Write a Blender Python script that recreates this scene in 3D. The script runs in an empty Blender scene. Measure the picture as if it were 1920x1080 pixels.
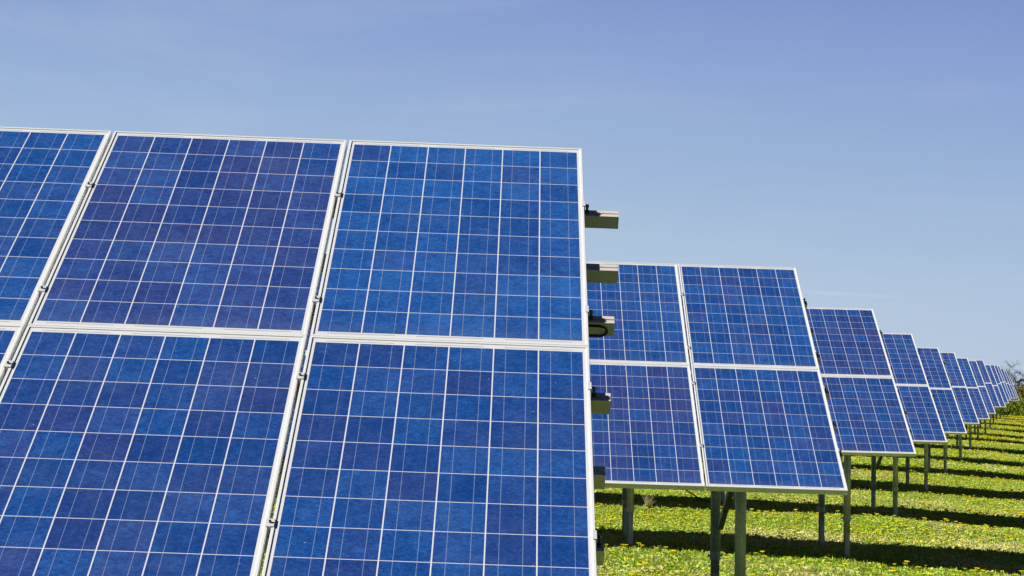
import bpy, bmesh, math, random
import numpy as np
from mathutils import Matrix, Vector, noise as mnoise

sc = bpy.context.scene
COL = sc.collection
rnd = random.Random(7)

# ------------------------------------------------------------------ node helpers
class NT:
    def __init__(self, tree):
        self.t = tree; self.n = tree.nodes; self.l = tree.links
    def node(self, kind, **kw):
        nd = self.n.new(kind)
        for k, v in kw.items(): setattr(nd, k, v)
        return nd
    def put(self, sock, v):
        if v is None: return
        if hasattr(v, 'is_output') or isinstance(v, bpy.types.NodeSocket): self.l.new(v, sock)
        else:
            try: sock.default_value = v
            except Exception: sock.default_value = tuple(v)
    def m(self, op, a, b=None, c=None, clamp=False):
        nd = self.node('ShaderNodeMath', operation=op, use_clamp=clamp)
        self.put(nd.inputs[0], a); self.put(nd.inputs[1], b); self.put(nd.inputs[2], c)
        return nd.outputs[0]
    def mix(self, f, a, b, blend='MIX'):
        nd = self.node('ShaderNodeMix', data_type='RGBA', blend_type=blend)
        self.put(nd.inputs[0], f); self.put(nd.inputs[6], a); self.put(nd.inputs[7], b)
        return nd.outputs[2]
    def ramp(self, f, lo, hi):
        nd = self.node('ShaderNodeMapRange', interpolation_type='SMOOTHSTEP')
        self.put(nd.inputs[0], f); nd.inputs[1].default_value = lo; nd.inputs[2].default_value = hi
        return nd.outputs[0]
    def noise(self, vec, scale, detail=2, rough=.5, dist=0):
        nd = self.node('ShaderNodeTexNoise')
        if vec is not None: self.l.new(vec, nd.inputs['Vector'])
        nd.inputs['Scale'].default_value = scale; nd.inputs['Detail'].default_value = detail
        nd.inputs['Roughness'].default_value = rough; nd.inputs['Distortion'].default_value = dist
        return nd.outputs['Fac']

def mat(name):
    m = bpy.data.materials.new(name); m.use_nodes = True
    t = NT(m.node_tree); b = m.node_tree.nodes['Principled BSDF']
    return m, t, b
def C(*a): return (a[0], a[1], a[2], 1.0)

# ------------------------------------------------------------------ dimensions (metres)
PW, PH = .99, 1.648          # module
MX, MY = .021, .035          # frame edge to cell field
GX, GY = .012, .0025         # gaps between modules
CPX, CPY = (PW-2*MX)/6, (PH-2*MY)/10
TILT = math.radians(31.387)

# ------------------------------------------------------------------ materials
def make_cell_mat():
    m, t, b = mat('polycrystalline cells')
    tc = t.node('ShaderNodeTexCoord'); obj = tc.outputs['Object']
    sep = t.node('ShaderNodeSeparateXYZ'); t.l.new(obj, sep.inputs[0])
    oi = t.node('ShaderNodeObjectInfo')
    oc = t.node('ShaderNodeSeparateColor'); t.l.new(oi.outputs['Color'], oc.inputs[0])
    seed, purp, bri = oc.outputs[0], oc.outputs[1], oc.outputs[2]
    X = t.m('ADD', sep.outputs[0], PW/2-MX); Y = t.m('ADD', sep.outputs[1], PH/2-MY)
    u = t.m('DIVIDE', X, CPX); v = t.m('DIVIDE', Y, CPY)
    fu, fv = t.m('FLOOR', u), t.m('FLOOR', v)
    xu, xv = t.m('FRACT', u), t.m('FRACT', v)
    # inside the cell field
    inx = t.m('MULTIPLY', t.m('GREATER_THAN', X, 0.001), t.m('LESS_THAN', X, 6*CPX-.001))
    iny = t.m('MULTIPLY', t.m('GREATER_THAN', Y, 0.001), t.m('LESS_THAN', Y, 10*CPY-.001))
    inside = t.m('MULTIPLY', inx, iny)
    du = t.m('ABSOLUTE', t.m('SUBTRACT', xu, .5)); dv = t.m('ABSOLUTE', t.m('SUBTRACT', xv, .5))
    cellu = t.m('LESS_THAN', du, .5-.0022/CPX); cellv = t.m('LESS_THAN', dv, .5-.0015/CPY)
    cell = t.m('MULTIPLY', inside, t.m('MULTIPLY', cellu, cellv))
    # per cell randoms
    cv = t.node('ShaderNodeCombineXYZ'); t.l.new(fu, cv.inputs[0]); t.l.new(fv, cv.inputs[1])
    sd = t.m('MULTIPLY', seed, 977.0); t.l.new(sd, cv.inputs[2])
    wn = t.node('ShaderNodeTexWhiteNoise', noise_dimensions='3D'); t.l.new(cv.outputs[0], wn.inputs['Vector'])
    wc = t.node('ShaderNodeSeparateColor'); t.l.new(wn.outputs['Color'], wc.inputs[0])
    # strings of like cells
    cv2 = t.node('ShaderNodeCombineXYZ'); t.l.new(t.m('MULTIPLY', fu, .61), cv2.inputs[0]); t.l.new(t.m('MULTIPLY', fv, .23), cv2.inputs[1]); t.l.new(sd, cv2.inputs[2])
    runn = t.noise(cv2.outputs[0], 1.3, 1)
    # mottling inside cells, unique for each cell
    off = t.node('ShaderNodeVectorMath', operation='MULTIPLY_ADD')
    t.l.new(wn.outputs['Color'], off.inputs[0]); off.inputs[1].default_value = (31, 17, 9); t.l.new(obj, off.inputs[2])
    ov = off.outputs[0]
    n1 = t.noise(ov, 13, 3, .6, .6)
    st = t.node('ShaderNodeMapping'); st.inputs['Scale'].default_value = (1, 2.0, 1); t.l.new(ov, st.inputs[0])
    n2 = t.noise(st.outputs[0], 75, 4, .75, 1.6)
    vo = t.node('ShaderNodeTexVoronoi', feature='F1'); vo.inputs['Scale'].default_value = 150
    t.l.new(ov, vo.inputs['Vector'])
    vs = t.node('ShaderNodeSeparateColor'); t.l.new(vo.outputs['Color'], vs.inputs[0])
    pf = t.m('ADD', t.m('MULTIPLY', wc.outputs[0], .42), t.m('MULTIPLY', runn, 1.0))
    pf = t.m('ADD', pf, t.m('MULTIPLY', t.m('SUBTRACT', n1, .5), .7))
    pf = t.m('ADD', pf, t.m('SUBTRACT', purp, .5))
    pf = t.ramp(pf, .48, 1.15)
    base = t.mix(pf, C(.014, .084, .345), C(.050, .080, .305))
    # edges of polycrystalline wafers run more violet
    edge = t.m('MAXIMUM', t.ramp(du, .36, .52), t.ramp(dv, .40, .52))
    base = t.mix(t.m('MULTIPLY', edge, .35), base, C(.036, .060, .28))
    light = t.m('ADD', t.m('MULTIPLY', wc.outputs[1], .30), t.m('MULTIPLY', n1, .62))
    vb = t.node('ShaderNodeTexVoronoi', feature='F1'); vb.inputs['Scale'].default_value = 52; vb.inputs['Randomness'].default_value = 1
    vmp = t.node('ShaderNodeMapping'); vmp.inputs['Scale'].default_value = (1, 1.7, 1); vmp.inputs['Rotation'].default_value = (0, 0, .5); t.l.new(ov, vmp.inputs[0]); t.l.new(vmp.outputs[0], vb.inputs['Vector'])
    vbs = t.node('ShaderNodeSeparateColor'); t.l.new(vb.outputs['Color'], vbs.inputs[0])
    light = t.m('ADD', light, t.m('MULTIPLY', t.m('SUBTRACT', vbs.outputs[1], .5), .20))
    light = t.m('ADD', light, t.m('MULTIPLY', t.m('SUBTRACT', n2, .5), 1.05))
    light = t.m('ADD', light, t.m('MULTIPLY', t.m('SUBTRACT', vs.outputs[0], .5), .34))
    light = t.m('ADD', light, t.m('SUBTRACT', bri, .5))
    base = t.mix(t.ramp(light, .30, 1.12), base, C(.036, .185, .60))
    base = t.mix(t.m('MULTIPLY', t.ramp(light, .50, .0), .5), base, C(.008, .028, .16))
    # bus bars, with the fine solder breaks
    b1 = t.m('LESS_THAN', t.m('ABSOLUTE', t.m('SUBTRACT', xu, .27)), .0010/CPX)
    b2 = t.m('LESS_THAN', t.m('ABSOLUTE', t.m('SUBTRACT', xu, .73)), .0010/CPX)
    bus = t.m('MAXIMUM', b1, b2)
    nb = t.noise(obj, 90, 2)
    busf = t.m('MULTIPLY', bus, t.m('ADD', .42, t.m('MULTIPLY', nb, .5)))
    cellc = t.mix(busf, base, C(.36, .44, .66))
    # dust specks and faint streaks of dried rain
    ds = t.node('ShaderNodeTexVoronoi', feature='F1'); ds.inputs['Scale'].default_value = 13
    o2 = t.node('ShaderNodeVectorMath', operation='ADD'); t.l.new(obj, o2.inputs[0])
    cs = t.node('ShaderNodeCombineXYZ'); t.l.new(sd, cs.inputs[0]); t.l.new(cs.outputs[0], o2.inputs[1])
    t.l.new(o2.outputs[0], ds.inputs['Vector'])
    dsc = t.node('ShaderNodeSeparateColor'); t.l.new(ds.outputs['Color'], dsc.inputs[0])
    speck = t.m('MULTIPLY', t.m('LESS_THAN', ds.outputs['Distance'], .028), t.m('GREATER_THAN', dsc.outputs[0], .82))
    mp = t.node('ShaderNodeMapping'); mp.inputs['Scale'].default_value = (14, 1.2, 1); t.l.new(o2.outputs[0], mp.inputs[0])
    streak = t.ramp(t.noise(mp.outputs[0], 2.2, 4, .6), .48, .85)
    dustn = t.ramp(t.noise(o2.outputs[0], 3.0, 5, .65), .42, .8)
    low = t.ramp(Y, .10, -.01)
    dust = t.m('ADD', t.m('MULTIPLY', dustn, .05), t.m('ADD', t.m('MULTIPLY', streak, .05), t.m('MULTIPLY', low, .07)))
    # back sheet with connecting ribbons along the short sides
    ry1 = t.m('LESS_THAN', t.m('ABSOLUTE', t.m('SUBTRACT', Y, 10*CPY+.009)), .0016)
    ry2 = t.m('LESS_THAN', t.m('ABSOLUTE', t.m('SUBTRACT', Y, -.009)), .0016)
    half = t.m('FRACT', t.m('DIVIDE', X, 2*CPX))
    span = t.m('LESS_THAN', t.m('ABSOLUTE', t.m('SUBTRACT', half, .5)), .38)
    rib = t.m('MULTIPLY', t.m('MAXIMUM', ry1, ry2), span)
    sheet = t.mix(rib, C(.95, .95, .95), C(.33, .36, .42))
    gap = t.mix(inside, sheet, C(.93, .94, .98))
    col = t.mix(cell, gap, cellc)
    col = t.mix(t.m('MULTIPLY', dust, 1.0), col, C(.42, .42, .42))
    col = t.mix(t.m('MULTIPLY', speck, .75), col, C(.8, .8, .78))
    t.l.new(col, b.inputs['Base Color'])
    t.l.new(t.m('ADD', .16, t.m('MULTIPLY', dustn, .16)), b.inputs['Roughness'])
    b.inputs['IOR'].default_value = 1.42
    b.inputs['Specular IOR Level'].default_value = .42
    return m

def make_metal(name, c, metallic, rough, var=.12, scale=9, streak=True):
    m, t, b = mat(name)
    tc = t.node('ShaderNodeTexCoord'); o = tc.outputs['Object']
    n = t.noise(o, scale, 4, .6)
    mp = t.node('ShaderNodeMapping'); mp.inputs['Scale'].default_value = (30, 30, 1.5) if streak else (1, 1, 1); t.l.new(o, mp.inputs[0])
    s = t.noise(mp.outputs[0], 2.0, 3, .6)
    f = t.m('ADD', t.m('MULTIPLY', n, .6), t.m('MULTIPLY', s, .4))
    dark = tuple(x*(1-2.2*var) for x in c)
    t.l.new(t.mix(t.ramp(f, .3, .7), C(*dark), C(*c)), b.inputs['Base Color'])
    b.inputs['Metallic'].default_value = metallic
    t.l.new(t.m('ADD', rough-.06, t.m('MULTIPLY', n, .14)), b.inputs['Roughness'])
    return m

M_CELL = make_cell_mat()
M_BACK = make_metal('white back sheet', (.34, .34, .33), 0, .6, .03)
M_FRAME = make_metal('anodised frame aluminium', (.99, .99, .985), 0, .45, 0, 5, False)
M_RAIL = make_metal('rail aluminium', (.96, .86, .78), .05, .42, .04, 8, False)
M_GALV = make_metal('galvanised steel post', (.74, .82, .82), .1, .5, .16, 22)
M_GIRD = make_metal('galvanised girder', (.36, .40, .40), .2, .5, .15, 14, False)
M_BOLT = make_metal('dark bolt steel', (.09, .10, .13), .5, .4, .1, 30, False)
M_CLAMP = make_metal('clamp aluminium', (.92, .92, .92), .05, .4, .02, 30, False)
m_, t_, b_ = mat('black rubber cable'); b_.inputs['Base Color'].default_value = C(.012, .012, .012); b_.inputs['Roughness'].default_value = .5
M_CABLE = m_

# ------------------------------------------------------------------ object helpers
def link(name, me, material=None, parent=None, matrix=None):
    o = bpy.data.objects.new(name, me); COL.objects.link(o)
    if material is not None and me is not None and not me.materials: me.materials.append(material)
    if parent is not None: o.parent = parent
    if matrix is not None: o.matrix_basis = matrix
    return o
def tag(o, label=None, cat=None, group=None, kind=None):
    if label: o['label'] = label
    if cat: o['category'] = cat
    if group: o['group'] = group
    if kind: o['kind'] = kind
    return o
def bm_mesh(name, bm, smooth=False):
    bmesh.ops.recalc_face_normals(bm, faces=bm.faces)
    me = bpy.data.meshes.new(name); bm.to_mesh(me); bm.free()
    if smooth:
        for p in me.polygons: p.use_smooth = True
    return me
def add_box(bm, x0, x1, y0, y1, z0, z1, bev=0.0):
    vs = [bm.verts.new((x, y, z)) for x in (x0, x1) for y in (y0, y1) for z in (z0, z1)]
    fs = [(0,1,3,2),(4,6,7,5),(0,4,5,1),(2,3,7,6),(0,2,6,4),(1,5,7,3)]
    faces = [bm.faces.new([vs[i] for i in f]) for f in fs]
    if bev > 0:
        es = {e for f in faces for e in f.edges}
        bmesh.ops.bevel(bm, geom=list(es), offset=bev, segments=1, affect='EDGES')
def add_prism(bm, prof, x0, x1):
    """profile in (y,z) extruded along x"""
    a = [bm.verts.new((x0, y, z)) for y, z in prof]; b = [bm.verts.new((x1, y, z)) for y, z in prof]
    n = len(prof)
    for i in range(n): bm.faces.new((a[i], a[(i+1) % n], b[(i+1) % n], b[i]))
    bm.faces.new(a[::-1]); bm.faces.new(b)
def add_tube(bm, pts, rad, seg=10, cap=True):
    pts = [Vector(p) for p in pts]; rings = []
    rads = rad if isinstance(rad, (list, tuple)) else [rad]*len(pts)
    ref = None
    for i, p in enumerate(pts):
        d = (pts[min(i+1, len(pts)-1)]-pts[max(i-1, 0)]).normalized()
        if ref is None:
            ref = d.orthogonal().normalized()
        ref = (ref - d*ref.dot(d)).normalized(); bi = d.cross(ref)
        rings.append([bm.verts.new(p+(ref*math.cos(2*math.pi*k/seg)+bi*math.sin(2*math.pi*k/seg))*rads[i]) for k in range(seg)])
    for a, b in zip(rings, rings[1:]):
        for k in range(seg): bm.faces.new((a[k], a[(k+1) % seg], b[(k+1) % seg], b[k]))
    if cap: bm.faces.new(rings[0][::-1]); bm.faces.new(rings[-1])

# ------------------------------------------------------------------ terrain height
TABLES = [  # X, Y, Z of the top right corner, lateral slope
 (.3325, 8.6033, .9832, -.0230), (2.4723, 17.0503, .9686, -.0177), (4.6689, 25.4785, .9457, -.0107),
 (6.8424, 33.7698, .8496, -.0112), (9.1781, 42.5772, .7831, -.0169), (11.3283, 50.6585, .8203, -.0145),
 (13.5593, 58.9290, .7981, -.0088), (15.8955, 67.8049, .8313, -.0130), (18.0600, 75.9500, .9570, -.0104),
 (20.361, 84.4, .8700, -.0150), (22.576, 92.8, .9580, -.0120), (24.767, 101.2, 1.0320, -.0117),
 (26.978, 109.7, 1.0780, -.0091), (29.261, 118.1, 1.0180, -.0136), (32.406, 130.0, .9700, -.0140), (35.898, 143.0, .7250, -.0144)]
gy = np.array([-30, 0, 7.2, 15.6, 24, 32.3, 41, 49.2, 57.5, 66.4, 74.5, 83, 91.4, 99.8, 108.3, 116.7, 128.6, 141.6, 170, 400])
gz = np.array([-1.95, -1.95, -1.96, -1.96, -2.02, -2.09, -2.15, -2.12, -2.13, -2.09, -1.99, -2.04, -1.97, -1.90, -1.87, -1.92, -2.0, -2.2, -2.3, -2.6])
def xline(y): return .2646*y - 2.04
def ground(x, y):
    z = float(np.interp(y, gy, gz))
    d = max(-9.0, min(9.0, x-(xline(y)-.7)))
    fade = 1.0 if y < 90 else max(0.0, 1-(y-90)/60)
    z -= (.030*d+(.052*min(max(d-.5, 0), 4.5)))*(.4+.6*fade)
    if -40 < x < 80 and y < 170:
        z += .055*mnoise.noise(Vector((x*.33, y*.45, 3.1))) + .03*mnoise.noise(Vector((x*.9, y*.9, 8.7)))
    return z

def grid_mesh(name, xs, ys, dz=0.0):
    vs = [(x, y, ground(x, y)+dz) for y in ys for x in xs]
    nx = len(xs)
    fs = [(j*nx+i, j*nx+i+1, (j+1)*nx+i+1, (j+1)*nx+i) for j in range(len(ys)-1) for i in range(nx-1)]
    me = bpy.data.meshes.new(name); me.from_pydata(vs, [], fs); me.update()
    for p in me.polygons: p.use_smooth = True
    return me

def make_ground_mat():
    m, t, b = mat('meadow soil and moss')
    g = t.node('ShaderNodeNewGeometry'); P = g.outputs['Position']
    big = t.noise(P, .35, 4, .6); mid = t.noise(P, 2.2, 5, .65); fine = t.noise(P, 28, 4, .7)
    c = t.mix(t.ramp(mid, .35, .65), C(.030, .065, .008), (.075, .115, .016, 1))
    c = t.mix(t.ramp(big, .58, .76), c, C(.26, .22, .09))
    c = t.mix(t.ramp(fine, .55, .75), c, C(.20, .18, .06))
    c = t.mix(t.ramp(fine, .45, .25), c, C(.02, .025, .01))
    t.l.new(c, b.inputs['Base Color']); b.inputs['Roughness'].default_value = .95
    b.inputs['Specular IOR Level'].default_value = .1
    bp = t.node('ShaderNodeBump'); bp.inputs['Strength'].default_value = .6; bp.inputs['Distance'].default_value = .05
    t.l.new(fine, bp.inputs['Height']); t.l.new(bp.outputs[0], b.inputs['Normal'])
    return m
xs = [-4000, -1500, -500, -200, -100, -60] + [x for x in np.arange(-40, 80.1, 1.0)] + [100, 150, 250, 600, 1500, 4000]
ys = [-300, -100, -40, -20] + [y for y in np.arange(-10, 30, .6)] + [y for y in np.arange(30, 172, 1.2)] + [180, 200, 250, 350, 600, 1200, 2500, 6000]
o = link('ground', grid_mesh('ground', xs, ys), make_ground_mat()); tag(o, kind='structure')

# ------------------------------------------------------------------ grass, clover leaves and dandelions (uncountable: stuff)
def leaf_mat(name, ca, cb, cc, patch=True):
    m, t, b = mat(name)
    out = m.node_tree.nodes['Material Output']
    g = t.node('ShaderNodeNewGeometry'); P = g.outputs['Position']
    oi = t.node('ShaderNodeObjectInfo')
    fine = t.noise(P, 9, 3, .6); big = t.noise(P, .42, 4, .6)
    isl = g.outputs['Random Per Island']
    f = t.m('ADD', t.m('MULTIPLY', isl, .55), t.m('MULTIPLY', fine, .5))
    c = t.mix(t.ramp(f, .2, .85), C(*ca), C(*cb))
    if patch:
        pf = t.m('ADD', t.m('MULTIPLY', t.m('SUBTRACT', big, .5), 5.0), t.m('ADD', oi.outputs['Random'], -.24))
        c = t.mix(t.ramp(pf, .35, 1.0), c, C(*cc))
    t.l.new(c, b.inputs['Base Color']); b.inputs['Roughness'].default_value = .55
    b.inputs['Specular IOR Level'].default_value = .25
    tr = t.node('ShaderNodeBsdfTranslucent'); t.l.new(t.mix(.5, c, C(cb[0]*1.3, cb[1]*1.15, cb[2]*.7)), tr.inputs[0])
    mx = t.node('ShaderNodeMixShader'); mx.inputs[0].default_value = .18
    t.l.new(b.outputs[0], mx.inputs[1]); t.l.new(tr.outputs[0], mx.inputs[2]); t.l.new(mx.outputs[0], out.inputs[0])
    return m
M_LEAF = leaf_mat('meadow leaves', (.24, .52, .02), (.84, .99, .13), (.99, .92, .42))
M_STRAW = leaf_mat('dry straw blades', (.42, .34, .16), (.62, .52, .28), (.5, .42, .22), False)
m_, t_, b_ = mat('dandelion yellow'); b_.inputs['Base Color'].default_value = C(.99, .84, .006); b_.inputs['Roughness'].default_value = .7
M_YEL = m_

def tuft_mesh(name, n, rad, h, wid, broad, seed, flat=.5, straw=0.0):
    r = random.Random(seed); vs = []; fs = []; mi = []
    for i in range(n):
        a = r.uniform(0, 6.283); d = rad*math.sqrt(r.random()); bx, by = d*math.cos(a), d*math.sin(a)
        az = r.uniform(0, 6.283); L = h*r.uniform(.5, 1.15); el = r.uniform(flat, 1.35)
        isb = r.random() < broad
        w = wid*(1.0 if isb else .35)*r.uniform(.7, 1.3)
        if isb: L *= .75; el *= .75
        dx, dy = math.cos(az), math.sin(az); px, py = -dy, dx
        z0 = 0.0 if not isb else r.uniform(0, h*.45)
        k = len(vs)
        mx_, my_, mz = bx+dx*math.cos(el)*L*.5, by+dy*math.cos(el)*L*.5, z0+math.sin(el)*L*.55
        tx, ty, tz = bx+dx*math.cos(el)*L*1.05, by+dy*math.cos(el)*L*1.05, z0+math.sin(el)*L*(.85 if isb else 1.0)
        vs += [(bx, by, z0), (mx_+px*w/2, my_+py*w/2, mz), (tx, ty, tz), (mx_-px*w/2, my_-py*w/2, mz)]
        fs += [(k, k+1, k+2, k+3)]
        mi.append(1 if r.random() < straw else 0)
    me = bpy.data.meshes.new(name); me.from_pydata(vs, [], fs)
    me.materials.append(M_LEAF); me.materials.append(M_STRAW)
    me.polygons.foreach_set('material_index', mi); me.update()
    return me
def flower_mesh(name, h, r0, seed):
    bm = bmesh.new(); r = random.Random(seed)
    lean = (r.uniform(-.02, .02), r.uniform(-.02, .02))
    add_tube(bm, [(0, 0, 0), (lean[0]*.5, lean[1]*.5, h*.6), (lean[0], lean[1], h)], .0022, 4, False)
    for f in bm.faces: f.material_index = 1
    c = Vector((lean[0], lean[1], h)); n = 12
    top = bm.verts.new(c+Vector((0, 0, r0*.35)))
    ring = [bm.verts.new(c+Vector((r0*math.cos(6.283*k/n)*(1 if k % 2 else .82), r0*math.sin(6.283*k/n)*(1 if k % 2 else .82), r0*(.25 if k % 2 else .1)))) for k in range(n)]
    bot = bm.verts.new(c-Vector((0, 0, r0*.5)))
    for k in range(n):
        bm.faces.new((top, ring[k], ring[(k+1) % n])); f = bm.faces.new((bot, ring[(k+1) % n], ring[k])); f.material_index = 0
    me = bm_mesh(name, bm); me.materials.append(M_YEL); me.materials.append(M_LEAF)
    return me

def scatter(name, patch_me, sources, density, smin, smax, seed, nscale=.5, thr=(.0, .01), label='', cat=''):
    """geometry nodes: points on the patch, one of the source meshes on each"""
    coll = bpy.data.collections.new(name+'_kinds')
    for k, me in enumerate(sources):
        so = bpy.data.objects.new(name+'_kind', me); coll.objects.link(so)
    ob = link(name, patch_me)
    ng = bpy.data.node_groups.new(name+'_nodes', 'GeometryNodeTree')
    ng.interface.new_socket('Geometry', in_out='INPUT', socket_type='NodeSocketGeometry')
    ng.interface.new_socket('Geometry', in_out='OUTPUT', socket_type='NodeSocketGeometry')
    N = ng.nodes; L = ng.links
    gi = N.new('NodeGroupInput'); go = N.new('NodeGroupOutput')
    dp = N.new('GeometryNodeDistributePointsOnFaces'); dp.inputs['Seed'].default_value = seed
    L.new(gi.outputs[0], dp.inputs['Mesh'])
    pos = N.new('GeometryNodeInputPosition'); nz = N.new('ShaderNodeTexNoise'); nz.inputs['Scale'].default_value = nscale; nz.inputs['Detail'].default_value = 3
    L.new(pos.outputs[0], nz.inputs['Vector'])
    mr = N.new('ShaderNodeMapRange'); mr.inputs[1].default_value = thr[0]; mr.inputs[2].default_value = thr[1]
    mr.inputs[3].default_value = 0.0; mr.inputs[4].default_value = density
    L.new(nz.outputs[0], mr.inputs[0]); L.new(mr.outputs[0], dp.inputs['Density'])
    ci = N.new('GeometryNodeCollectionInfo'); ci.inputs['Collection'].default_value = coll
    ci.inputs['Separate Children'].default_value = True; ci.inputs['Reset Children'].default_value = True
    ip = N.new('GeometryNodeInstanceOnPoints'); ip.inputs['Pick Instance'].default_value = True
    L.new(dp.outputs['Points'], ip.inputs['Points']); L.new(ci.outputs[0], ip.inputs['Instance'])
    ri = N.new('FunctionNodeRandomValue'); ri.data_type = 'INT'
    ri.inputs[4].default_value = 0; ri.inputs[5].default_value = len(sources)-1; ri.inputs['Seed'].default_value = seed+1
    L.new(ri.outputs[2], ip.inputs['Instance Index'])
    rr = N.new('FunctionNodeRandomValue'); rr.data_type = 'FLOAT_VECTOR'
    rr.inputs[0].default_value = (-.12, -.12, 0); rr.inputs[1].default_value = (.12, .12, 6.283); rr.inputs['Seed'].default_value = seed+2
    L.new(rr.outputs[0], ip.inputs['Rotation'])
    rs = N.new('FunctionNodeRandomValue'); rs.data_type = 'FLOAT'
    rs.inputs[2].default_value = smin; rs.inputs[3].default_value = smax; rs.inputs['Seed'].default_value = seed+3
    L.new(rs.outputs[1], ip.inputs['Scale'])
    L.new(ip.outputs[0], go.inputs[0])
    md = ob.modifiers.new('scatter', 'NODES'); md.node_group = ng
    tag(ob, label, cat, kind='stuff')
    return ob

tufts = [tuft_mesh('meadow_tuft', 34, .12, .062, .036, .72, s, .30, .06) for s in (1, 2, 3)] + \
        [tuft_mesh('meadow_tuft', 34, .11, .085, .024, .5, 4, .5, .08), tuft_mesh('meadow_tuft', 36, .13, .050, .044, .9, 5, .15, .03)]
far_tufts = [tuft_mesh('far_tuft', 80, .34, .045, .05, .8, s, .15, .06) for s in (11, 12, 13)]
def wedge(name, y0, y1, step, xa, xb):
    """patch following the row ends: x from xline-xa to xline+xb"""
    vs = []; fs = []; ysl = list(np.arange(y0, y1+.01, step)); nx = int((xa+xb)/step)+1
    for y in ysl:
        for i in range(nx):
            x = xline(y)-xa+(xa+xb)*i/(nx-1); vs.append((x, y, ground(x, y)))
    for j in range(len(ysl)-1):
        for i in range(nx-1):
            a = j*nx+i; fs.append((a, a+1, a+nx+1, a+nx))
    me = bpy.data.meshes.new(name); me.from_pydata(vs, [], fs); me.update()
    return me
scatter('grass', wedge('grass_patch', 18.5, 50, .7, 9, 7), tufts, 200, .7, 1.2, 3, .9, (.15, .42), 'low green grass and clover leaves growing between the nearer arrays', 'grass')
scatter('grass', wedge('grass_patch_front', 2, 18.5, .8, 8, 7), tufts, 42, .8, 1.35, 5, .9, (.15, .42), 'low green grass under the nearest array', 'grass')
scatter('grass', wedge('grass_patch_far', 50, 152, 1.6, 14, 18), far_tufts, 22, .75, 1.2, 9, .6, (.1, .35), 'yellow green grass between the distant arrays', 'grass')
flowers = [flower_mesh('dandelion_head', h, r, s) for h, r, s in ((.070, .025, 1), (.090, .029, 2), (.060, .023, 3))]
scatter('dandelions', wedge('flower_patch', 18.5, 70, .9, 9, 7), flowers, 110, .6, 1.2, 21, 1.1, (.46, .72), 'small yellow dandelion heads dotted through the near grass', 'flowers')
scatter('dandelions', wedge('flower_patch_far', 70, 150, 2, 12, 16), flowers, 85, .8, 1.15, 23, .4, (.38, .64), 'yellow dandelion heads in the distant grass strips', 'flowers')

# ------------------------------------------------------------------ solar module meshes
def laminate_mesh():
    bm = bmesh.new(); x, y = PW/2-.003, PH/2-.003
    add_box(bm, -x, x, -y, y, -.006, 0)
    me = bm_mesh('laminate', bm); me.materials.append(M_CELL); me.materials.append(M_BACK)
    for p in me.polygons: p.material_index = 0 if p.normal.z > .5 else 1
    return me
def frame_mesh():
    """mitred aluminium frame: raised lip, outer wall with a groove, inner return flange"""
    prof = [(0, .0022), (.0010, .0034), (.0092, .0034), (.0098, .0028), (.0098, .0004), (.0022, .0004), (.0022, -.0335),
            (.024, -.0335), (.024, -.036), (0, -.036)]
    bm = bmesh.new(); hw, hh = PW/2, PH/2+.0008
    rings = []
    for sx, sy in ((1, 1), (-1, 1), (-1, -1), (1, -1)):
        rings.append([bm.verts.new((sx*(hw-d), sy*(hh-d), z)) for d, z in prof])
    n = len(prof)
    for k in range(4):
        a, b = rings[k], rings[(k+1) % 4]
        for i in range(n): bm.faces.new((a[i], a[(i+1) % n], b[(i+1) % n], b[i]))
    return bm_mesh('module_frame', bm)
ME_LAM = laminate_mesh(); ME_FRAME = frame_mesh(); ME_FRAME.materials.append(M_FRAME)

def clamp_mesh(end=False):
    bm = bmesh.new()
    if end:
        add_box(bm, -.010, .004, -.022, .022, .0045, .0075, .0006)
        add_box(bm, .0015, .004, -.022, .022, -.040, .0042)
        add_box(bm, .0042, .022, -.022, .022, -.0400, -.036)
    else:
        add_box(bm, -.014, .014, -.020, .020, .0045, .0078, .0006)
        add_box(bm, -.0045, .0045, -.018, .018, -.036, .0044)
    return bm_mesh('clamp', bm)
def bolt_mesh():
    bm = bmesh.new()
    bmesh.ops.create_cone(bm, cap_ends=True, segments=6, radius1=.0048, radius2=.0045, depth=.007, matrix=Matrix.Translation((0, 0, .0115)))
    return bm_mesh('bolt', bm)
ME_CL, ME_CLE, ME_BOLT = clamp_mesh(), clamp_mesh(True), bolt_mesh()
ME_CL.materials.append(M_CLAMP); ME_CLE.materials.append(M_CLAMP); ME_BOLT.materials.append(M_BOLT)
def tall_bolt_mesh():
    bm = bmesh.new()
    bmesh.ops.create_cone(bm, cap_ends=True, segments=8, radius1=.0055, radius2=.0055, depth=.032, matrix=Matrix.Translation((.0135, 0, -.021)))
    bmesh.ops.create_cone(bm, cap_ends=True, segments=6, radius1=.0095, radius2=.0095, depth=.009, matrix=Matrix.Translation((.0135, 0, -.0300)))
    bmesh.ops.create_cone(bm, cap_ends=True, segments=6, radius1=.0085, radius2=.0085, depth=.008, matrix=Matrix.Translation((.0135, 0, -.0045)))
    return bm_mesh('end_bolt', bm)
ME_TB = tall_bolt_mesh(); ME_TB.materials.append(M_BOLT)

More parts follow.
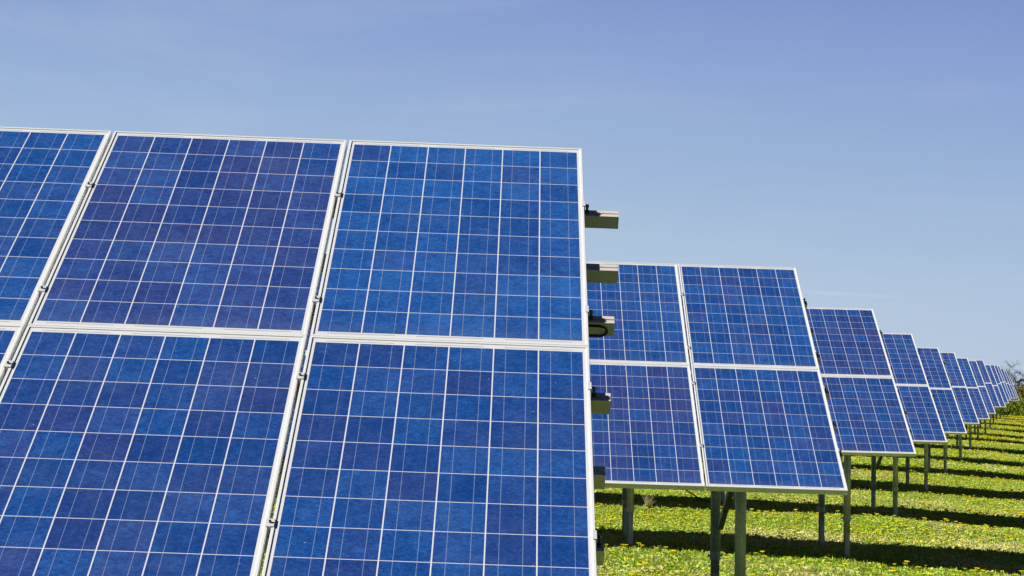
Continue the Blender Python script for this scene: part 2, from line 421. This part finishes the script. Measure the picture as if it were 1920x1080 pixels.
RAIL_V = [.528, .985, 1.388, 1.922, 2.374, 2.786]
def rail_mesh(L, R):
    t = -.0362; w = .025; h = .062
    prof = [(-w, t), (-.004, t), (-.004, t-.009), (.004, t-.009), (.004, t), (w, t), (w, t-h), (w-.004, t-h), (w-.004, t-h+.006), (-w+.002, t-h+.006), (-w+.002, t-h+.010), (-w, t-h+.012)]
    bm = bmesh.new(); add_prism(bm, prof, -L, R)
    return bm_mesh('rail', bm)
def beam_mesh(name, a, b, wx, wz, open_c=True):
    """straight C-section beam between two points of world space"""
    a, b = Vector(a), Vector(b); d = (b-a); L = d.length; d.normalize()
    side = Vector((1, 0, 0)); up = d.cross(side).normalized()
    if up.z < 0: up = -up
    bm = bmesh.new(); t = .004
    if open_c: prof = [(wx/2, wz/2), (-wx/2, wz/2), (-wx/2, -wz/2), (wx/2, -wz/2), (wx/2, -wz/2+t), (-wx/2+t, -wz/2+t), (-wx/2+t, wz/2-t), (wx/2, wz/2-t)]
    else: prof = [(wx/2, wz/2), (-wx/2, wz/2), (-wx/2, -wz/2), (wx/2, -wz/2)]
    A = [bm.verts.new(a+side*x+up*z) for x, z in prof]; B = [bm.verts.new(b+side*x+up*z) for x, z in prof]
    n = len(prof)
    for i in range(n): bm.faces.new((A[i], A[(i+1) % n], B[(i+1) % n], B[i]))
    bm.faces.new(A[::-1]); bm.faces.new(B)
    return bm_mesh(name, bm)
def post_mesh(h_top, h_col, h_bot, seg=18):
    """upper tube that steps into the slimmer rammed pile; z=0 at the collar"""
    bm = bmesh.new()
    add_tube(bm, [(0, 0, -h_bot), (0, 0, 0), (0, 0, .001), (0, 0, h_top)], [.037, .037, .0415, .0415], seg)
    me = bm_mesh('post', bm)
    for p in me.polygons: p.use_smooth = abs(p.normal.z) < .5
    return me
def collar_mesh():
    bm = bmesh.new()
    add_tube(bm, [(0, 0, -.035), (0, 0, .03)], [.0455, .0455], 18)
    for a in (0.2, 3.34): 
        m = Matrix.Rotation(a, 4, 'Z') @ Matrix.Translation((.047, 0, 0)) @ Matrix.Rotation(math.pi/2, 4, 'Y')
        bmesh.ops.create_cone(bm, cap_ends=True, segments=6, radius1=.010, radius2=.010, depth=.034, matrix=m)
    me = bm_mesh('collar', bm)
    return me
ME_COLLAR = collar_mesh(); ME_COLLAR.materials.append(M_GALV)

LABELS = [
 'nearest solar array, its blue panels filling the left half of the picture',
 'second solar array from the front, two panel columns showing right of the nearest one',
 'third solar array from the front, almost one whole panel column showing',
 'fourth solar array from the front, half a panel column showing',
 'fifth solar array from the front, a third of a panel column showing',
 'sixth solar array from the front in the receding line',
 'seventh solar array from the front, a narrow two-cell strip showing',
 'eighth solar array from the front, a narrow strip before the line thins out',
 'ninth solar array from the front, its top edge level with the eighth',
 'tenth solar array from the front, a thin slanted strip far down the line',
 'sixth solar array counted from the far end of the line',
 'fifth solar array counted from the far end of the line',
 'fourth solar array counted from the far end of the line',
 'third solar array counted from the far end of the line',
 'last but one solar array at the far end, a bare sliver of frame',
 'farthest and smallest solar array, closest to the bare tree']
NCOL = [6, 8, 10, 10, 10, 9, 8, 8, 7, 7, 6, 6, 6, 6, 6, 6]
TONE = {  # (array, column from the right, level): (purple, brightness)
 (0,0,0): (.34, .66), (0,1,0): (.80, .50), (0,2,0): (.40, .58), (0,0,1): (.40, .46), (0,1,1): (.50, .44), (0,2,1): (.4, .5),
 (1,0,0): (.42, .52), (1,1,0): (.44, .56), (1,0,1): (.46, .50), (1,1,1): (.72, .42), (2,0,0): (.62, .40), (2,0,1): (.55, .42),
 (3,0,0): (.52, .46), (3,0,1): (.5, .44)}

def build_array(n):
    X, Y, Z, s = TABLES[n]; near = n < 4; cols = NCOL[n]
    tl = TILT + (.0043 if n == 0 else 0); rz = -.00087 if n == 0 else 0
    U = Vector((math.cos(rz), math.sin(rz), s)).normalized()
    V = Vector((math.sin(rz)*math.cos(tl), -math.cos(tl)*math.cos(rz), -math.sin(tl))); V = (V-U*V.dot(U)).normalized()
    Yv = -V; Nn = U.cross(Yv)
    M = Matrix(((U.x, Yv.x, Nn.x, X), (U.y, Yv.y, Nn.y, Y), (U.z, Yv.z, Nn.z, Z), (0, 0, 0, 1)))
    total = cols*PW+(cols-1)*GX
    cx, cyy = X-total/2, Y-1.4
    base = Vector((cx, cyy, ground(cx, cyy)))
    root = bpy.data.objects.new('solar_array', None); COL.objects.link(root)
    root.location = base; root.empty_display_size = .3
    tag(root, LABELS[n], 'solar array', 'solar arrays receding across the meadow')
    T0 = Matrix.Translation(-base)
    r = random.Random(100+n)
    for c in range(cols):
        for lev in range(2):
            ctr = Matrix.Translation((-c*(PW+GX)-PW/2, -lev*(PH+GY)-PH/2, 0))
            jit = Matrix.Rotation(r.uniform(-.0012, .0012), 4, 'X') @ Matrix.Rotation(r.uniform(-.0012, .0012), 4, 'Y')
            p = link('solar_panel', ME_LAM, None, root, T0 @ M @ ctr @ jit)
            pu, br = TONE.get((n, c, lev), (r.uniform(.36, .66), r.uniform(.42, .56)))
            p.color = (r.random(), pu, br, 1)
            link('frame', ME_FRAME, None, p)
    stubs = [.142, .125, .100, .072, .042, .028] if n == 0 else [r.uniform(.03, .05) for _ in range(6)]
    if n == 4: stubs = [.07, .06, .05, .04, .04, .03]
    rail_cache = {}
    for k, v in enumerate(RAIL_V):
        me = rail_mesh(total+.04, stubs[k]); me.materials.append(M_RAIL)
        link('rail', me, None, root, T0 @ M @ Matrix.Translation((0, -v, 0)))
    if n < 9:
        for k in (0, 2, 3, 5):
            v = RAIL_V[k]
            mcols = range(1, min(cols, 5) if n else cols)
            for c in (mcols if n < 4 else range(1, 2)):
                cl = link('clamp', ME_CL, None, root, T0 @ M @ Matrix.Translation((-c*(PW+GX)+GX/2, -v+r.uniform(-.006, .006), 0)))
                if n < 2: link('bolt', ME_BOLT, None, cl)
            cl = link('clamp', ME_CLE, None, root, T0 @ M @ Matrix.Translation((0, -v, 0)))
            link('bolt', ME_TB, None, cl)
    if n == 0:   # black lead looped out over the third rail
        bm = bmesh.new(); pts = []
        v = RAIL_V[2]; yf = -v-.025-.0055
        for q in range(-14, 15):
            a = math.pi/2*q/10.0
            if abs(q) <= 10: x, z = .045+.028*math.cos(a), -.069+.021*math.sin(a)
            else:
                x = .045-(abs(q)-10)*.05; z = -.069+.021*(1 if q > 0 else -1)
            pts.append((x, yf, z))
        add_tube(bm, pts, .0042, 8)
        me = bm_mesh('cable', bm, True); me.materials.append(M_CABLE)
        link('cable', me, None, root, T0 @ M)
    if n == 1:   # slack lead hanging from a rail to the rear post
        bm = bmesh.new(); add_tube(bm, [(.35, 16.5, .45), (.7, 16.8, -.15), (1.2, 17.1, -.62), (1.577, 17.2, -.915), (1.70, 17.2, -.99), (1.80, 17.15, -1.02)], .006, 6)
        me = bm_mesh('cable', bm, True); me.materials.append(M_CABLE); link('cable', me, None, root, T0.copy())
    # posts, girders, braces
    def P(u, v, z): return M @ Vector((u, -v, z))
    npair = int((total-.5)//2.5)+1
    vf, vr = 2.48, .22
    for k in range(npair):
        u = (-.662 if n == 1 else -.64)-2.5*k
        a, b = P(u, .10, -.098-.05), P(u, 3.02, -.098-.05)
        me = beam_mesh('girder', a-base, b-base, .055, .098); me.materials.append(M_GIRD)
        link('girder', me, None, root)
        tops = {}
        for nm, v in (('f', vf), ('r', vr)):
            top = P(u+(.05 if (n == 2 and k == 1 and nm == 'r') else 0), v, -.098-.085); g = ground(top.x, top.y)
            zc = g+.47+r.uniform(-.02, .02)
            me = post_mesh(top.z-zc, 0, zc-g+.45); me.materials.append(M_GALV)
            po = link('post', me, None, root, Matrix.Translation(Vector((top.x, top.y, zc))-base) @ Matrix.Rotation(r.uniform(-.004, .006), 4, 'Y'))
            if n < 8: link('collar', ME_COLLAR, None, po)
            tops[nm] = (top, g)
        (tf, gf), (tr, gr) = tops['f'], tops['r']
        a = Vector((tr.x-.0, tr.y-.045, gr+.72)); b = Vector((tf.x-.0, tf.y+.03, tf.z+.0))
        dx = .055
        me = beam_mesh('brace', a+Vector((dx-.02, 0, 0))-base, b+Vector((dx-.01, .12, .03))-base, .045, .05); me.materials.append(M_GIRD)
        link('brace', me, None, root)
    return root
for n in range(16): build_array(n)

# ------------------------------------------------------------------ bushes, trees, dry tuft
def bush_leaf_mat(name, ca, cb):
    m, t, b = mat(name)
    out = m.node_tree.nodes['Material Output']
    g = t.node('ShaderNodeNewGeometry')
    n = t.noise(g.outputs['Position'], 1.6, 3, .6)
    f = t.m('ADD', t.m('MULTIPLY', g.outputs['Random Per Island'], .6), t.m('MULTIPLY', n, .5))
    c = t.mix(t.ramp(f, .25, .85), C(*ca), C(*cb))
    t.l.new(c, b.inputs['Base Color']); b.inputs['Roughness'].default_value = .6; b.inputs['Specular IOR Level'].default_value = .2
    tr = t.node('ShaderNodeBsdfTranslucent'); t.l.new(c, tr.inputs[0])
    mx = t.node('ShaderNodeMixShader'); mx.inputs[0].default_value = .3
    t.l.new(b.outputs[0], mx.inputs[1]); t.l.new(tr.outputs[0], mx.inputs[2]); t.l.new(mx.outputs[0], out.inputs[0])
    return m
M_BUSH = [bush_leaf_mat('bush leaves bright', (.20, .30, .03), (.52, .56, .09)), bush_leaf_mat('bush leaves tan', (.20, .17, .06), (.42, .36, .14)),
          bush_leaf_mat('bush leaves dark', (.03, .06, .02), (.10, .15, .04))]
M_BARK = make_metal('tree bark', (.10, .085, .07), 0, .9, .25, 6)
M_BUD = bush_leaf_mat('pale spring buds', (.22, .25, .10), (.50, .52, .30))

def leaves_mesh(name, pts, size, r, mat_, squash=1):
    vs = []; fs = []
    for p in pts:
        d = Vector((r.gauss(0, 1), r.gauss(0, 1), r.gauss(0, 1))).normalized(); e = d.orthogonal().normalized()
        e = Matrix.Rotation(r.uniform(0, 6.28), 3, d) @ e; f = d.cross(e); L = size*r.uniform(.6, 1.4); k = len(vs)
        p = Vector(p)
        vs += [p-e*L*.5, p+f*L*.28, p+e*L*.5, p-f*L*.28]; fs.append((k, k+1, k+2, k+3))
    me = bpy.data.meshes.new(name); me.from_pydata(vs, [], fs); me.materials.append(mat_); me.update()
    return me
def bush(x, y, w, h, kind, label, seed, group=None):
    r = random.Random(seed); g = ground(x, y)
    root = bpy.data.objects.new('bush', None); COL.objects.link(root); root.location = (x, y, g)
    tag(root, label, 'bush', group)
    pts = []
    lobes = [(r.uniform(-w*.5, w*.5), r.uniform(-w*.3, w*.3), h*r.uniform(.3, .72), r.uniform(.28, .5)*min(w, h)) for _ in range(9)]
    for lx, ly, lz, lr in lobes:
        for _ in range(430):
            d = Vector((r.gauss(0, 1), r.gauss(0, 1), r.gauss(0, 1))).normalized()*lr*r.random()**.35
            p = (lx+d.x, ly+d.y, max(.03, lz+d.z))
            pts.append(p)
    link('crown', leaves_mesh('crown', pts, .17, r, M_BUSH[kind]), None, root)
    bm = bmesh.new()
    for _ in range(7):
        a = r.uniform(0, 6.28); q = Vector((math.cos(a)*w*.3, math.sin(a)*w*.2, h*.75))
        add_tube(bm, [(0, 0, -.1), q*.4+Vector((0, 0, .1)), q], [.04, .025, .01], 5)
    me = bm_mesh('stems', bm); me.materials.append(M_BARK); link('stem', me, None, root)
def tree(x, y, h, seed, label, leafy, lean=0.0):
    keep = .58
    r = random.Random(seed); g = ground(x, y)
    root = bpy.data.objects.new('bare_tree' if leafy < 1200 else 'leafy_tree', None); COL.objects.link(root); root.location = (x, y, g)
    tag(root, label, 'tree')
    bm = bmesh.new(); tips = []
    tb = bmesh.new()
    def limb(p, d, L, rad, lev):
        pts = [p]; rr = [rad]; n = 5; q = p.copy(); dd = d.copy()
        for i in range(n):
            dd = (dd+Vector((r.gauss(0, .20), r.gauss(0, .20), r.gauss(.02, .14)))).normalized()
            if lev >= 2: dd = (dd+Vector((0, 0, -.05))).normalized()
            q = q+dd*L/n; pts.append(q.copy()); rr.append(rad*(1-.62*(i+1)/n))
        add_tube(bm if lev < 2 else tb, pts, rr, 7 if lev < 2 else 4)
        if lev >= 2: tips.extend(pts[1:])
        if lev < 5:
            for i in range(2, n+1):
                for _ in range(2 if lev < 4 else 1):
                    if r.random() < (.85 if lev < 2 else keep):
                        side = Vector((r.gauss(0, 1), r.gauss(0, 1), r.gauss(.1, .6))).normalized()
                        nd = (dd*.55+side*.9).normalized()
                        limb(pts[i], nd, L*r.uniform(.48, .68), max(.010, rr[i]*.62), lev+1)
    limb(Vector((0, 0, -.2)), Vector((lean, 0, 1)).normalized(), h*.42, h*.030, 0)
    add_tube(bm, [(0, 0, 1.6), (-.12, 0, 2.2), (-.30, 0, 2.75), (-.62, .05, 2.86), (-.88, .05, 2.62), (-1.05, .05, 2.75), (-1.4, .1, 3.3)], [.16, .14, .12, .10, .08, .05, .03], 7)
    me = bm_mesh('trunk', bm, True); me.materials.append(M_BARK); link('trunk', me, None, root)
    me = bm_mesh('twigs', tb); me.materials.append(M_BARK); link('branches', me, None, root)
    lp = [t+Vector((r.gauss(0, .12), r.gauss(0, .12), r.gauss(0, .12))) for t in (r.choice(tips) for _ in range(leafy))]
    link('crown', leaves_mesh('crown', lp, .085, r, M_BUD if leafy < 1200 else M_BUSH[0]), None, root)
    return root
tree(41.7, 160, 7.4, 5, 'gnarled nearly bare tree at the right edge behind the farthest array', 900, -.12)
BUSHES = [
 (37.6, 150.5, 2.6, 1.5, 0, 'low bright green bush just right of the farthest array'),
 (40.4, 154, 3.2, 2.2, 1, 'tan and olive bush under the bare tree at the right edge'),
 (39.6, 149, 2.8, 1.2, 0, 'lowest green bush at the right edge, in front of the tan one'),
 (34.0, 156, 4.0, 1.7, 2, 'dark green bush behind the legs of the farthest array'),
 (44.5, 152, 4.0, 2.0, 0, 'green bush beyond the bare tree, off to the right'),
]
for i, (x, y, w, h, k, lb) in enumerate(BUSHES): bush(x, y, w, h, k, lb, 50+i)

# pale dry grass tuft standing in the shadow strip under the second array
bm = bmesh.new(); r = random.Random(3)
for _ in range(60):
    a = r.uniform(0, 6.28); sp = abs(r.gauss(0, .38)); L = r.uniform(.09, .25)
    d = Vector((math.cos(a)*sp, math.sin(a)*sp, 1)).normalized(); p = Vector((r.gauss(0, .02), r.gauss(0, .02), 0))
    add_tube(bm, [p, p+d*L*.5, p+d*L+Vector((math.cos(a)*.02, math.sin(a)*.02, 0))], [.0045, .004, .0018], 4)
me = bm_mesh('dry_grass_tuft', bm); me.materials.append(leaf_mat('bleached straw', (.72, .60, .42), (.92, .80, .60), (.8, .7, .5), False))
o = link('dry_grass_tuft', me, None, None, Matrix.Translation((2.27, 30.9, ground(2.27, 30.9)+.03)))
tag(o, 'pale dry grass tuft standing beside the shadow strip under the second array', 'grass tuft')

# ------------------------------------------------------------------ light
S = Vector((-1.32, -.24, 1.0)).normalized()
elev = math.asin(S.z); az = math.atan2(S.x, S.y)
sun = bpy.data.lights.new('sun', 'SUN'); sun.energy = 5.0; sun.angle = math.radians(.5); sun.color = (1.0, .975, .93)
so = bpy.data.objects.new('sun', sun); COL.objects.link(so); so.location = (-30, -5, 30)
so.rotation_euler = S.to_track_quat('Z', 'Y').to_euler()
w = bpy.data.worlds.new('World'); sc.world = w; w.use_nodes = True
wt = NT(w.node_tree); bg = w.node_tree.nodes['Background']
sky = wt.node('ShaderNodeTexSky'); sky.sky_type = 'NISHITA'; sky.sun_disc = False
sky.sun_elevation = elev; sky.sun_rotation = az; sky.altitude = 100
sky.air_density = 1.0; sky.dust_density = 1.0; sky.ozone_density = 2.0
# clear-day gradient: pale haze at the horizon, deep blue towards the zenith, a little paler on the sun's side
tcw = wt.node('ShaderNodeTexCoord'); sw = wt.node('ShaderNodeSeparateXYZ'); wt.l.new(tcw.outputs['Generated'], sw.inputs[0])
rp = wt.node('ShaderNodeValToRGB'); cr = rp.color_ramp; cr.interpolation = 'B_SPLINE' if False else 'LINEAR'
stops = [(.0, (.540, .640, .765)), (.045, (.465, .595, .755)), (.095, (.358, .496, .718)), (.150, (.276, .396, .682)), (.195, (.208, .315, .622)),
         (.25, (.110, .190, .44)), (.36, (.030, .060, .20)), (.55, (.010, .022, .09)), (1.0, (.006, .014, .06))]
while len(cr.elements) < len(stops): cr.elements.new(.5)
for e_, (ps, c_) in zip(cr.elements, stops): e_.position = ps; e_.color = C(*c_)
wt.l.new(sw.outputs[2], rp.inputs[0])
side = wt.m('MULTIPLY', wt.m('SUBTRACT', sw.outputs[0], .08), 1.0)
tint = wt.node('ShaderNodeCombineColor')
wt.l.new(wt.m('SUBTRACT', 1.0, wt.m('MULTIPLY', side, .42)), tint.inputs[0])
wt.l.new(wt.m('SUBTRACT', 1.0, wt.m('MULTIPLY', side, .36)), tint.inputs[1])
wt.l.new(wt.m('SUBTRACT', 1.0, wt.m('MULTIPLY', side, .10)), tint.inputs[2])
grad = wt.mix(1.0, rp.outputs[0], tint.outputs[0], 'MULTIPLY')
cm = wt.node('ShaderNodeMapping'); cm.inputs['Scale'].default_value = (3, 3, 16); cm.inputs['Rotation'].default_value = (0, .12, 0); wt.l.new(tcw.outputs['Generated'], cm.inputs[0])
wisp = wt.ramp(wt.noise(cm.outputs[0], 1.6, 5, .6, .4), .50, .80)
grad = wt.mix(wt.m('MULTIPLY', wisp, .16), grad, C(.62, .68, .78))
# one faint, short vapour trail low in the north-east
trail_d = wt.m('ABSOLUTE', wt.m('SUBTRACT', sw.outputs[2], wt.m('SUBTRACT', .0510, wt.m('MULTIPLY', sw.outputs[0], .044))))
trail = wt.m('MULTIPLY', wt.ramp(trail_d, .0013, .0), wt.m('MULTIPLY', wt.ramp(sw.outputs[0], .130, .160), wt.ramp(sw.outputs[0], .205, .170)))
grad = wt.mix(wt.m('MULTIPLY', wt.m('MULTIPLY', trail, wt.m('GREATER_THAN', sw.outputs[1], 0)), .22), grad, C(.68, .74, .82))
k = wt.node('ShaderNodeVectorMath', operation='SCALE'); wt.l.new(grad, k.inputs[0]); k.inputs['Scale'].default_value = 1/.07
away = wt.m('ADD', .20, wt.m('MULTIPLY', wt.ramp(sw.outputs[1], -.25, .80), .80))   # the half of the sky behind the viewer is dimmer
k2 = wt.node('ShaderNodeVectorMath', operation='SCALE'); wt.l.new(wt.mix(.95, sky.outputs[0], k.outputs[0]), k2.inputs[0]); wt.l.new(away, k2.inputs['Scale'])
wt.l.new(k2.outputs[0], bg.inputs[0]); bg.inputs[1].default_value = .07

# ------------------------------------------------------------------ camera
cam = bpy.data.cameras.new('camera'); co = bpy.data.objects.new('camera', cam); COL.objects.link(co)
cam.sensor_width = 36; cam.lens = 3802.56/1920*36; cam.clip_start = .1; cam.clip_end = 20000
p, y, ro = math.radians(2.57278), math.radians(.281578), math.radians(.8)
fw = Vector((math.sin(y)*math.cos(p), math.cos(y)*math.cos(p), math.sin(p))); ri = Vector((math.cos(y), -math.sin(y), 0)); up = ri.cross(fw)
R = ri*math.cos(ro)+up*math.sin(ro); Uc = -ri*math.sin(ro)+up*math.cos(ro)
co.matrix_world = Matrix(((R.x, Uc.x, -fw.x, 0), (R.y, Uc.y, -fw.y, 0), (R.z, Uc.z, -fw.z, 0), (0, 0, 0, 1)))
sc.camera = co
sc.view_settings.view_transform = 'Standard'; sc.view_settings.look = 'None'; sc.view_settings.exposure = 0
sc.cycles.diffuse_bounces = 1; sc.cycles.max_bounces = 6
sc.render.resolution_x = 1024; sc.render.resolution_y = 576
